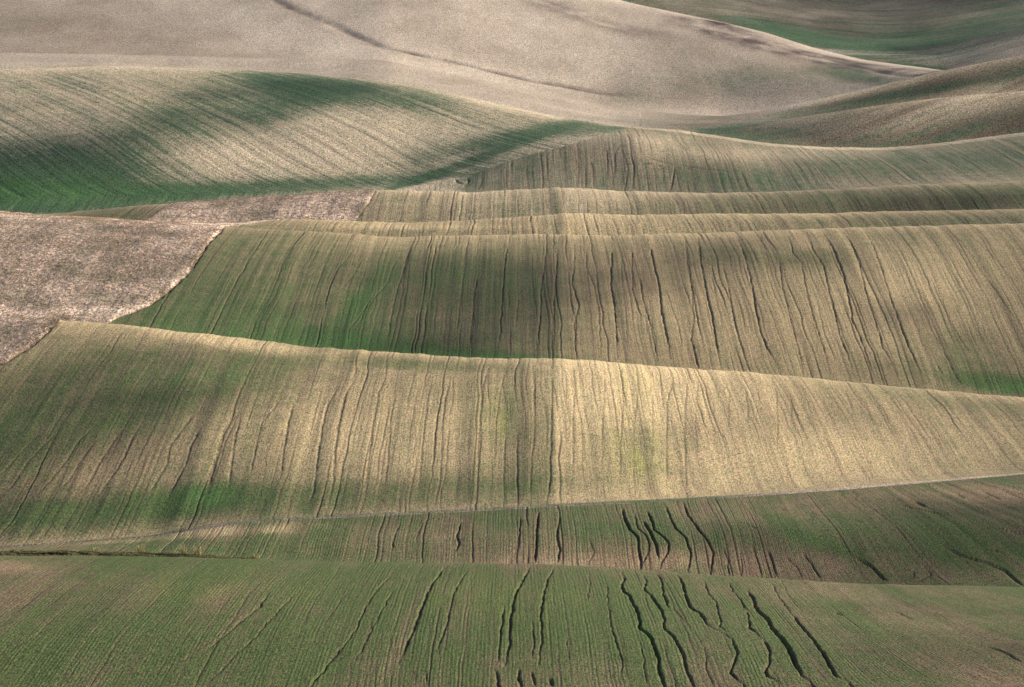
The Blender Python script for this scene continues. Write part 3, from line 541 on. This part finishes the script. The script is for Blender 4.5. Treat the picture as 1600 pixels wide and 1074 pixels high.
def field_material(name, stretch=(1.1, .03), row_green=.5, grain=.45, fine=1.0, wave=0.0, bump=.12, rowdark=.35, speck=2.2, spk=.55, wav=.2, hue=.5):
    m_, t = node_mat(name); N = NB(t)
    tc = N.n('ShaderNodeTexCoord').outputs['Object']
    uv = N.n('ShaderNodeUVMap', uv_map='rows').outputs[0]
    at_d = N.n('ShaderNodeAttribute', attribute_name='drycol').outputs['Color']
    at_l = N.n('ShaderNodeAttribute', attribute_name='lushcol').outputs['Color']
    at_g = N.n('ShaderNodeAttribute', attribute_name='green').outputs['Fac']
    mp = N.n('ShaderNodeMapping'); mp.inputs['Scale'].default_value = (stretch[0], stretch[1], 1); N.l(uv, mp.inputs[0])
    streak = N.noise(mp.outputs[0], 1.0, 4, .65).outputs[0]
    mp2 = N.n('ShaderNodeMapping'); mp2.inputs['Scale'].default_value = (stretch[0]*.22, stretch[1]*.3, 1); N.l(uv, mp2.inputs[0])
    broad = N.noise(mp2.outputs[0], 1.0, 3, .5).outputs[0]
    fineN = N.noise(tc, fine, 5, .75); fv = fineN.outputs[0]; fc = fineN.outputs[1]
    clump = N.noise(tc, .12, 4, .6).outputs[0]
    sv = N.ramp(streak, .3, .7, -.5, .5); bv = N.ramp(broad, .3, .7, -.5, .5); cv = N.ramp(clump, .3, .7, -.5, .5); f2 = N.ramp(fv, .3, .7, -.5, .5)
    g = N.math('MULTIPLY_ADD', sv, row_green, at_g); g = N.math('MULTIPLY_ADD', bv, .22, g)
    g = N.math('MULTIPLY_ADD', cv, .28, g); g = N.math('MULTIPLY_ADD', f2, .55, g)
    gf = N.ramp(g, .14, .84, 0, .90)
    # dry cover: rows pale and dark, a warm or grey cast here and there
    dv = N.math('MULTIPLY_ADD', sv, rowdark*2, 1.0); dv = N.math('MULTIPLY_ADD', bv, .22, dv); 
    dcomb = N.n('ShaderNodeCombineXYZ'); N.l(dv, dcomb.inputs[0]); N.l(dv, dcomb.inputs[1]); N.l(dv, dcomb.inputs[2])
    dry2 = N.mix(1.0, at_d, dcomb.outputs[0], 'MULTIPLY')
    col = N.mix(gf, dry2, at_l)
    # clods, stalks, seedlings: speckle
    gr = N.n('ShaderNodeVectorMath', operation='SUBTRACT'); N.l(fc, gr.inputs[0]); gr.inputs[1].default_value = (.5,.5,.5)
    gs = N.n('ShaderNodeVectorMath', operation='SCALE'); N.l(gr.outputs[0], gs.inputs[0]); gs.inputs['Scale'].default_value = grain*4*hue
    ga = N.n('ShaderNodeVectorMath', operation='ADD'); N.l(gs.outputs[0], ga.inputs[0]); N.l(N.math('MULTIPLY_ADD', f2, grain*1.1*(1-hue), 1.0), ga.inputs[1])
    gm = N.n('ShaderNodeVectorMath', operation='MAXIMUM'); N.l(ga.outputs[0], gm.inputs[0]); gm.inputs[1].default_value = (.25,.25,.25)
    col = N.mix(1.0, col, gm.outputs[0], 'MULTIPLY')
    mps = N.n('ShaderNodeMapping'); mps.inputs['Scale'].default_value = (speck, speck*.28, speck); N.l(tc, mps.inputs[0])
    wn = N.noise(mps.outputs[0], 1.0, 1.5, .8)
    ws = N.ramp(wn.outputs[0], .28, .72, 1-spk, 1+spk)
    wc = N.n('ShaderNodeVectorMath', operation='SUBTRACT'); N.l(wn.outputs[1], wc.inputs[0]); wc.inputs[1].default_value = (.5,.5,.5)
    wd = N.n('ShaderNodeVectorMath', operation='SCALE'); N.l(wc.outputs[0], wd.inputs[0]); wd.inputs['Scale'].default_value = spk*1.6*hue
    wa = N.n('ShaderNodeVectorMath', operation='ADD'); N.l(wd.outputs[0], wa.inputs[0]); N.l(ws, wa.inputs[1])
    col = N.mix(1.0, col, wa.outputs[0], 'MULTIPLY')
    bs = N.n('ShaderNodeBsdfPrincipled'); N.l(col, bs.inputs['Base Color']); bs.inputs['Roughness'].default_value = .95
    bs.inputs['Specular IOR Level'].default_value = .1
    hgt = N.math('MULTIPLY_ADD', sv, .5, fv)
    if wave > 0:
        sx = N.n('ShaderNodeSeparateXYZ'); N.l(uv, sx.inputs[0])
        ph = N.math('MULTIPLY_ADD', cv, 3.2, N.math('MULTIPLY', sx.outputs[0], 2*math.pi/wave))
        sn = N.math('SINE', ph); hgt = N.math('MULTIPLY_ADD', sn, N.math('MULTIPLY', N.ramp(broad, .35, .65, .1, 1.6), wav), hgt)
    bp = N.n('ShaderNodeBump'); bp.inputs['Strength'].default_value = 1.0; bp.inputs['Distance'].default_value = bump
    N.l(hgt, bp.inputs['Height']); N.l(bp.outputs[0], bs.inputs['Normal'])
    o = N.n('ShaderNodeOutputMaterial'); N.l(bs.outputs[0], o.inputs[0]); return m_
M_near = field_material('near_crop_rows', (1.5, .05), .6, .5, 1.6, .85, .15, .42, 3.4, .8, .14)
M_mid = field_material('sown_slope', (1.0, .02), .5, .5, 1.1, 0, .16, .30, 2.3, .66)
M_far = field_material('sown_ridge', (.6, .012), .6, .45, .8, 0, .25, .30, 1.4, .66)
M_strip = field_material('striped_crop', (.34, .005), .85, .45, .6, 0, .35, .34, 1.1, .75)
M_dist = field_material('distant_slope', (.12, .03), .25, .4, .5, 0, .3, .07, .8, .62)
M_fold = field_material('folded_slope', (.060, .0028), .95, .4, .5, 0, .9, .42, .9, .75)
M_dry = field_material('dead_grass', (.3, .22), .3, .75, .45, 0, 1.1, .45, 1.1, .75, hue=.22)
M_dirt = field_material('packed_dirt', (.5, .5), .3, .35, 1.0, 0, .12, .2, 2.4, .7)
def plain(name, c, rough=.9, var=.4, scale=3):
    m_, t = node_mat(name); N = NB(t); tc = N.n('ShaderNodeTexCoord').outputs['Object']
    nz = N.noise(tc, scale, 3).outputs[0]; col = N.mix(nz, tuple(x*(1-var) for x in c), tuple(x*(1+var) for x in c))
    bs = N.n('ShaderNodeBsdfPrincipled'); N.l(col, bs.inputs['Base Color']); bs.inputs['Roughness'].default_value = rough; bs.inputs['Specular IOR Level'].default_value = .1
    o = N.n('ShaderNodeOutputMaterial'); N.l(bs.outputs[0], o.inputs[0]); return m_

# ------------------------------------------------------------------ terrain meshes
def tag(o, label=None, cat=None, group=None, kind=None):
    if label: o['label'] = label
    if cat: o['category'] = cat
    if group: o['group'] = group
    if kind: o['kind'] = kind
    return o
drydark = L((.36,.285,.225))
def sheet(name, r0, r1, facemask, mat, label, kind='structure', cat='field'):
    """rows r0..r1 (inclusive) of the terrain as one mesh, limited to facemask"""
    fm = facemask[r0:r1, :]
    ii, jj = np.nonzero(fm)
    if len(ii) == 0: return None
    ii = ii+r0
    q = np.stack([ii*NX+jj, ii*NX+jj+1, (ii+1)*NX+jj+1, (ii+1)*NX+jj], 1)
    uq, inv = np.unique(q.ravel(), return_inverse=True)
    me = bpy.data.meshes.new(name); nv = len(uq); nf = len(q)
    co = np.stack([PX.ravel()[uq], PY.ravel()[uq], PZ.ravel()[uq]], 1).astype(np.float32)
    me.vertices.add(nv); me.vertices.foreach_set('co', co.ravel())
    me.loops.add(nf*4); me.loops.foreach_set('vertex_index', inv.astype(np.int32).ravel())
    me.polygons.add(nf); me.polygons.foreach_set('loop_start', np.arange(0, nf*4, 4, dtype=np.int32))
    me.polygons.foreach_set('use_smooth', np.ones(nf, bool))
    me.update(calc_edges=True)
    uvl = me.uv_layers.new(name='rows')
    rq = np.stack([Rr.ravel()[uq], Q.ravel()[uq]], 1).astype(np.float32)
    uvl.data.foreach_set('uv', rq[inv.ravel()].ravel())
    def cattr(nm, arr):
        at = me.color_attributes.new(nm, 'FLOAT_COLOR', 'POINT')
        c = np.ones((nv, 4), np.float32); c[:, :3] = arr.reshape(-1, 3)[uq]; at.data.foreach_set('color', c.ravel())
    cattr('drycol', drycol); cattr('lushcol', lushcol)
    at = me.attributes.new('green', 'FLOAT', 'POINT'); at.data.foreach_set('value', green.ravel()[uq].astype(np.float32))
    me.materials.append(mat)
    o = bpy.data.objects.new(name, me); sc.collection.objects.link(o)
    tag(o, label, cat, kind=kind); return o
def row_of(n): return int(np.argmin(np.abs(Kg-IDX[n])))
# dead-grass colours and track colours
dn = fbm(PX*.06, PY*.06, 121, 5, .6)
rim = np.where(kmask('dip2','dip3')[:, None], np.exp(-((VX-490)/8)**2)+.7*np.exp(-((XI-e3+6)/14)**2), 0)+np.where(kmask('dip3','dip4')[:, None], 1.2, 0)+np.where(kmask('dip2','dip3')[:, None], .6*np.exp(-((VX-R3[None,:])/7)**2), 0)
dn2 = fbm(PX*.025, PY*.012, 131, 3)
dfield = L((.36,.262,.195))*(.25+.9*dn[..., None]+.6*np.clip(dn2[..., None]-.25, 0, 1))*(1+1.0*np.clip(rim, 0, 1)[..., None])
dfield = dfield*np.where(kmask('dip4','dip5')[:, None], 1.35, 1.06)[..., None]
drycol = np.where(dry[..., None], dfield, drycol); green = np.where(dry, .04+.25*(dn < .42), green)
tcol = L((.27,.205,.155))*(.42+.20*sstep(XI, 250, 330)[..., None]+.3*rut[..., None]+.85*sstep(XI, 1120, 1380)[..., None]+.5*(fbm(PX*.2, PY*.2, 141, 3)[..., None]-.5)); drycol = np.where(track_m[..., None], tcol, drycol)
green = np.where(track_m, .12+.22*sstep(XI,300,420)*(1-sstep(XI,1050,1200))+.25*np.exp(-(dT/.5)**2)+.25*sstep(XI,860,1000)*(1-sstep(XI,1050,1200)), green)

all_f = np.ones((NR-1, NX-1), bool)
dry_f = dry[:-1, :-1]; tr_f = track_m[:-1, :-1]
ditch_f = (ditf > .35)[:-1, :-1]
fgm = ~ditch_f
rD = [row_of(n) for n in ('near0','dip1','T','dip2','dip3','dip4','dip5','dip6','dipG','dipF','far2')]
sheet('field', rD[0], rD[1], fgm, M_near, 'near green field of young crop rows cut by black erosion gullies along the bottom')
sheet('field', rD[1], rD[2], (~tr_f) & (~ditch_f), M_near, 'dark green strip of rows between the nearest crest and the dirt track')
sheet('ditch', rD[0], rD[2], ditch_f, M_dirt, 'narrow dark ditch along the lower left field edge', cat='ditch')
sheet('dirt_track', rD[1], rD[3], tr_f & ~ditch_f, M_dirt, 'pale rutted dirt track climbing gently to the right', cat='track')
sheet('field', rD[2], rD[3], (~tr_f) & (~dry_f), M_mid, 'broad tan slope with vertical rills just above the dirt track')
sheet('dry_grass_field', rD[2], rD[3], dry_f, M_dry, 'small corner of dead grass at the left edge, lowest of the pale grass patches')
sheet('field', rD[3], rD[4], ~dry_f, M_mid, 'dark furrowed slope with long black rills across the middle')
sheet('dry_grass_field', rD[3], rD[4], dry_f, M_dry, 'large rough field of dead pinkish grass on the left slope')
sheet('field', rD[4], rD[5], ~dry_f, M_far, 'thin furrowed ridge strip directly behind the middle slope')
sheet('dry_grass_field', rD[4], rD[5], dry_f, M_dry, 'thin pale band of dead grass along the crest of the left slope')
sheet('field', rD[5], rD[6], ~dry_f, M_far, 'second furrowed ridge strip below the rounded mound')
sheet('dry_grass_field', rD[5], rD[6], dry_f, M_dry, 'long wedge of grey dead grass below the striped green hill')
hm_ = (mound > .5)[:-1, :-1]
sheet('hill', rD[6], rD[7], ~hm_, M_strip, 'long rounded hill striped in green crop and pale straw at upper left', cat='hill')
sheet('hill', rD[6], rD[7], hm_, M_far, 'low rounded brown-green mound right of the striped hill', cat='hill')
lower_f = (XI + 1.5*(VX-180) + (fbm(PX*.05, PY*.03, 701, 4)-.5)*260 < 1110)[:-1, :-1]
sheet('hill', rD[7], rD[8], lower_f, M_dist, 'pale lower skirt of the wide bare hill just above the striped hill', cat='hill')
sheet('hill', rD[7], rD[8], ~lower_f, M_fold, 'dark folded slopes with brown spurs at upper right', cat='hill')
sheet('hill', rD[8], rD[9], all_f, M_dist, 'wide bare pale hill crossed by dark hollows at the top', cat='hill')
sheet('hill', rD[9], rD[10], all_f, M_fold, 'farthest dark green slope in the top right corner', cat='hill')

# ------------------------------------------------------------------ dead grass tufts
def blades(base, n, hgt, spread, lean, wdt):
    """n bent blades per base point, as triangles with a thick foot"""
    m_ = len(base)*n; b_ = np.repeat(base, n, 0)
    an = rng.uniform(0, 2*np.pi, m_); r = spread*np.sqrt(rng.random(m_))
    hh = np.repeat(hgt, n)*rng.uniform(.6, 1.15, m_); ln = lean*hh*rng.uniform(.2, 1, m_)
    foot = b_+np.stack([np.cos(an)*r, np.sin(an)*r, np.full(m_, -.08)], 1)
    di = an+rng.normal(0, .6, m_); sd_ = np.stack([-np.sin(di), np.cos(di), np.zeros(m_)], 1)*wdt*.5
    rot = rng.uniform(0, np.pi, m_); sd_ = np.stack([np.cos(rot), np.sin(rot), np.zeros(m_)], 1)*wdt*.5
    out = np.stack([np.cos(di), np.sin(di), np.zeros(m_)], 1)
    mid_ = foot+out*(ln*.35)[:, None]+np.stack([np.zeros(m_)]*2+[hh*.6], 1)
    tip = foot+out*ln[:, None]+np.stack([np.zeros(m_)]*2+[hh], 1)
    v = np.stack([foot-sd_, foot+sd_, mid_+sd_*.7, mid_-sd_*.7, tip], 1).reshape(-1, 3)
    i = np.arange(m_)*5
    return v, i
def blade_mesh(name, v, i, mat):
    me = bpy.data.meshes.new(name); n = len(i)
    me.vertices.add(len(v)); me.vertices.foreach_set('co', v.astype(np.float32).ravel())
    lp = np.stack([i, i+1, i+2, i+3, i+3, i+2, i+4], 1).astype(np.int32).ravel()
    me.loops.add(len(lp)); me.loops.foreach_set('vertex_index', lp)
    ls = np.stack([np.arange(n)*7, np.arange(n)*7+4], 1).astype(np.int32).ravel()
    me.polygons.add(n*2); me.polygons.foreach_set('loop_start', ls); me.update(calc_edges=True); me.validate()
    me.materials.append(mat); o = bpy.data.objects.new(name, me); sc.collection.objects.link(o); return o
M_straw = plain('dead_grass_blades', (.42,.32,.235), .9, .7, .7)
M_reed = plain('reed_blades', (.46,.38,.20), .9, .4, 6)
M_twig = plain('bramble_twigs', (.07,.055,.04), .9, .4, 4)
di, dj = np.nonzero(dry & (XI > -150) & (VX > 250))
area = np.abs(np.gradient(PX, axis=1)[di, dj]*np.gradient(PY, axis=0)[di, dj])
edge = np.exp(-((XI-e3)[di, dj]/9)**2)*(VX[di, dj] > 356)*(VX[di, dj] < 494)+np.exp(-((XI-e2)[di, dj]/9)**2)*(VX[di, dj] > 494)
pr = area*(1+7*edge); pr /= pr.sum()
pick = rng.choice(len(di), size=75000, p=pr)
bx = np.stack([PX[di[pick], dj[pick]], PY[di[pick], dj[pick]], PZ[di[pick], dj[pick]]], 1)
thick = fbm(bx[:, 0]*.07, bx[:, 1]*.04, 401, 4)
keep = rng.random(len(bx)) < np.clip((thick-.3)*3, .1, 1)
bx = bx[keep]; thick = thick[keep]
v_, i_ = blades(bx, 6, .25+.6*thick*rng.uniform(.4, 1.6, len(bx)), .34, .8, .11)
o = blade_mesh('dry_grass', v_, i_, M_straw)
tag(o, 'pale dead grass tufts covering the rough fields on the left', 'dry grass', kind='stuff')
# reed clumps standing along the ditch
rows_d = np.where((Kg >= IDX['R1']-.5) & (Kg <= IDX['T']))[0]
for (x, v, hh, wd_, lab) in [
    (221, 866, 2.3, .9, 'leftmost tall straw-coloured reed clump beside the dark ditch'),
    (287, 869, 2.5, .8, 'left one of the two tall reed clumps near the right end of the ditch'),
    (309, 870, 2.4, .9, 'right one of the two tall reed clumps near the right end of the ditch'),
    (152, 865, 1.2, 1.0, 'low reed clump on the ditch edge, left of the tall ones'),
    (400, 872, 1.2, .9, 'small reed clump on the field edge past the end of the ditch')]:
    g = locate(x, v, rows_d); z = PZ[g[2], g[3]]
    v_, i_ = blades(np.array([[0., 0., 0.]]), 70, np.array([hh*1.15]), wd_*1.2, .5, .13)
    o = blade_mesh('reed_clump', v_, i_, M_reed); o.location = (g[0], g[1], z)
    tag(o, lab, 'reed clump', group='reed clumps along the ditch')

# matted verge grass along both lips of the ditch
di2, dj2 = np.nonzero((np.abs(dD) < 3.6) & near_d & (XI > -60) & (XI < 400))
pk2 = rng.choice(len(di2), size=3200); dens = fbm(PX[di2[pk2], dj2[pk2]]*.12, PY[di2[pk2], dj2[pk2]]*.1, 801, 3)
pk2 = pk2[rng.random(len(pk2)) < np.clip((dens-.35)*4, .03, 1)]
bv = np.stack([PX[di2[pk2], dj2[pk2]], PY[di2[pk2], dj2[pk2]], PZ[di2[pk2], dj2[pk2]]], 1)
v_, i_ = blades(bv, 7, rng.uniform(.2, .75, len(bv)), .3, .8, .09)
o = blade_mesh('verge_grass', v_, i_, plain('verge_blades', (.23,.20,.095), .9, .5, 1.5))
tag(o, 'matted olive grass along the lips of the dark ditch', 'verge grass', kind='stuff')

# ------------------------------------------------------------------ broken cloud overhead: its shadows lie across the slopes
def cloud_material():
    m_, t = node_mat('cloud_vapour'); N = NB(t)
    tc = N.n('ShaderNodeTexCoord').outputs['Object']
    tr = N.n('ShaderNodeBsdfTransparent'); df = N.n('ShaderNodeBsdfDiffuse'); df.inputs[0].default_value = (.9,.9,.9,1)
    nz = N.noise(tc, .03, 3, .6).outputs[0]; f = N.ramp(nz, .3, .7, .02, .17)
    mx = N.n('ShaderNodeMixShader'); N.l(f, mx.inputs[0]); N.l(tr.outputs[0], mx.inputs[1]); N.l(df.outputs[0], mx.inputs[2])
    o = N.n('ShaderNodeOutputMaterial'); N.l(mx.outputs[0], o.inputs[0]); return m_
M_cloud = cloud_material()
def ico():
    p = (1+5**.5)/2
    v = [(-1,p,0),(1,p,0),(-1,-p,0),(1,-p,0),(0,-1,p),(0,1,p),(0,-1,-p),(0,1,-p),(p,0,-1),(p,0,1),(-p,0,-1),(-p,0,1)]
    f = [(0,11,5),(0,5,1),(0,1,7),(0,7,10),(0,10,11),(1,5,9),(5,11,4),(11,10,2),(10,7,6),(7,1,8),(3,9,4),(3,4,2),(3,2,6),(3,6,8),(3,8,9),(4,9,5),(2,4,11),(6,2,10),(8,6,7),(9,8,1)]
    v = [np.array(q, float)/np.linalg.norm(q) for q in v]
    for _ in range(2):
        nf = []; cache = {}
        def mid(a_, b_):
            k = (min(a_, b_), max(a_, b_))
            if k not in cache:
                q = v[a_]+v[b_]; v.append(q/np.linalg.norm(q)); cache[k] = len(v)-1
            return cache[k]
        for a_, b_, c_ in f:
            x, y, z = mid(a_, b_), mid(b_, c_), mid(c_, a_); nf += [(a_,x,z),(b_,y,x),(c_,z,y),(x,y,z)]
        f = nf
    return np.array(v), np.array(f)
IV, IF = ico()
def cloud(targets, alt=680, dens=1.25):
    vs, fs = [], []; o_ = 0
    for (x, v, rr, rx, ry, n) in targets:
        g = locate(x, v, rr); z = PZ[g[2], g[3]]
        k = (CAM_Z-130+alt-z)/SUN_DIR[2]; c0 = np.array([g[0], g[1], z])+SUN_DIR*k
        for _ in range(int(n*dens)):
            d = rng.normal(0, .55, 2); d = np.clip(d, -1.3, 1.3)
            r = rng.uniform(.28, .55); falloff = 1-.4*min(1, np.hypot(*d))
            q = c0+np.array([d[0]*rx, d[1]*ry, rng.normal(0, .06)*min(rx, ry)])
            bump_ = 1+.12*np.sin(IV@np.array([5,3,4])+rng.random()*6)[:, None]
            vv = IV*bump_*np.array([rx*r*falloff, ry*r*falloff, min(rx, ry)*.30*r])+q
            vs.append(vv); fs.append(IF+o_); o_ += len(IV)
    vs = np.concatenate(vs); fs = np.concatenate(fs)
    me = bpy.data.meshes.new('cloud'); me.from_pydata(vs.tolist(), [], fs.tolist())
    me.polygons.foreach_set('use_smooth', np.ones(len(fs), bool)); me.materials.append(M_cloud)
    o = bpy.data.objects.new('cloud', me); sc.collection.objects.link(o)
    tag(o, 'broken grey-white cloud drifting high above the fields', 'cloud', kind='structure'); return o
cloud([(700,480,rows_s3,65,100,8),(840,470,rows_s3,55,95,7),(1000,425,rows_s3,55,55,6),(1200,405,rows_s3,50,45,6),(600,450,rows_s3,40,60,4)])
cloud([(60,270,rows_s6,130,100,8),(230,215,rows_s6,110,80,7),(380,165,rows_s6,100,70,6),(500,140,rows_s6,90,50,5),(-60,250,rows_s6,130,120,8)])
cloud([(1250,10,np.where((Kg>=IDX['dipF'])&(Kg<IDX['far']))[0],230,260,16),(1500,10,np.where((Kg>=IDX['dipF'])&(Kg<IDX['far']))[0],230,260,18),(1500,75,np.where((Kg>=IDX['dipF'])&(Kg<IDX['far']))[0],160,100,14)])
cloud([(1250,205,np.where((Kg>=IDX['dip6'])&(Kg<IDX['RG']))[0],90,40,12),(1580,205,np.where((Kg>=IDX['dip6'])&(Kg<IDX['G2']))[0],60,30,6),(1330,160,np.where((Kg>=IDX['dip6'])&(Kg<IDX['RG']))[0],80,22,8)])
cloud([(100,620,rows_s2,45,60,9),(-30,690,rows_s2,40,50,7),(300,600,rows_s2,40,40,6),(0,800,rows_s2,50,30,5)])
cloud([(1350,860,rows_lo,45,45,12),(1550,830,rows_lo,45,50,12),(1560,1000,rows_fg,40,60,10),(1150,870,rows_lo,25,25,5)])
cloud([(1540,570,rows_s3,50,60,6),(1400,550,rows_s3,40,40,3)])
cloud([(1500,320,rows_s5,60,50,10),(1350,325,rows_s5,50,40,7)])
sc.cycles.transparent_max_bounces = 32
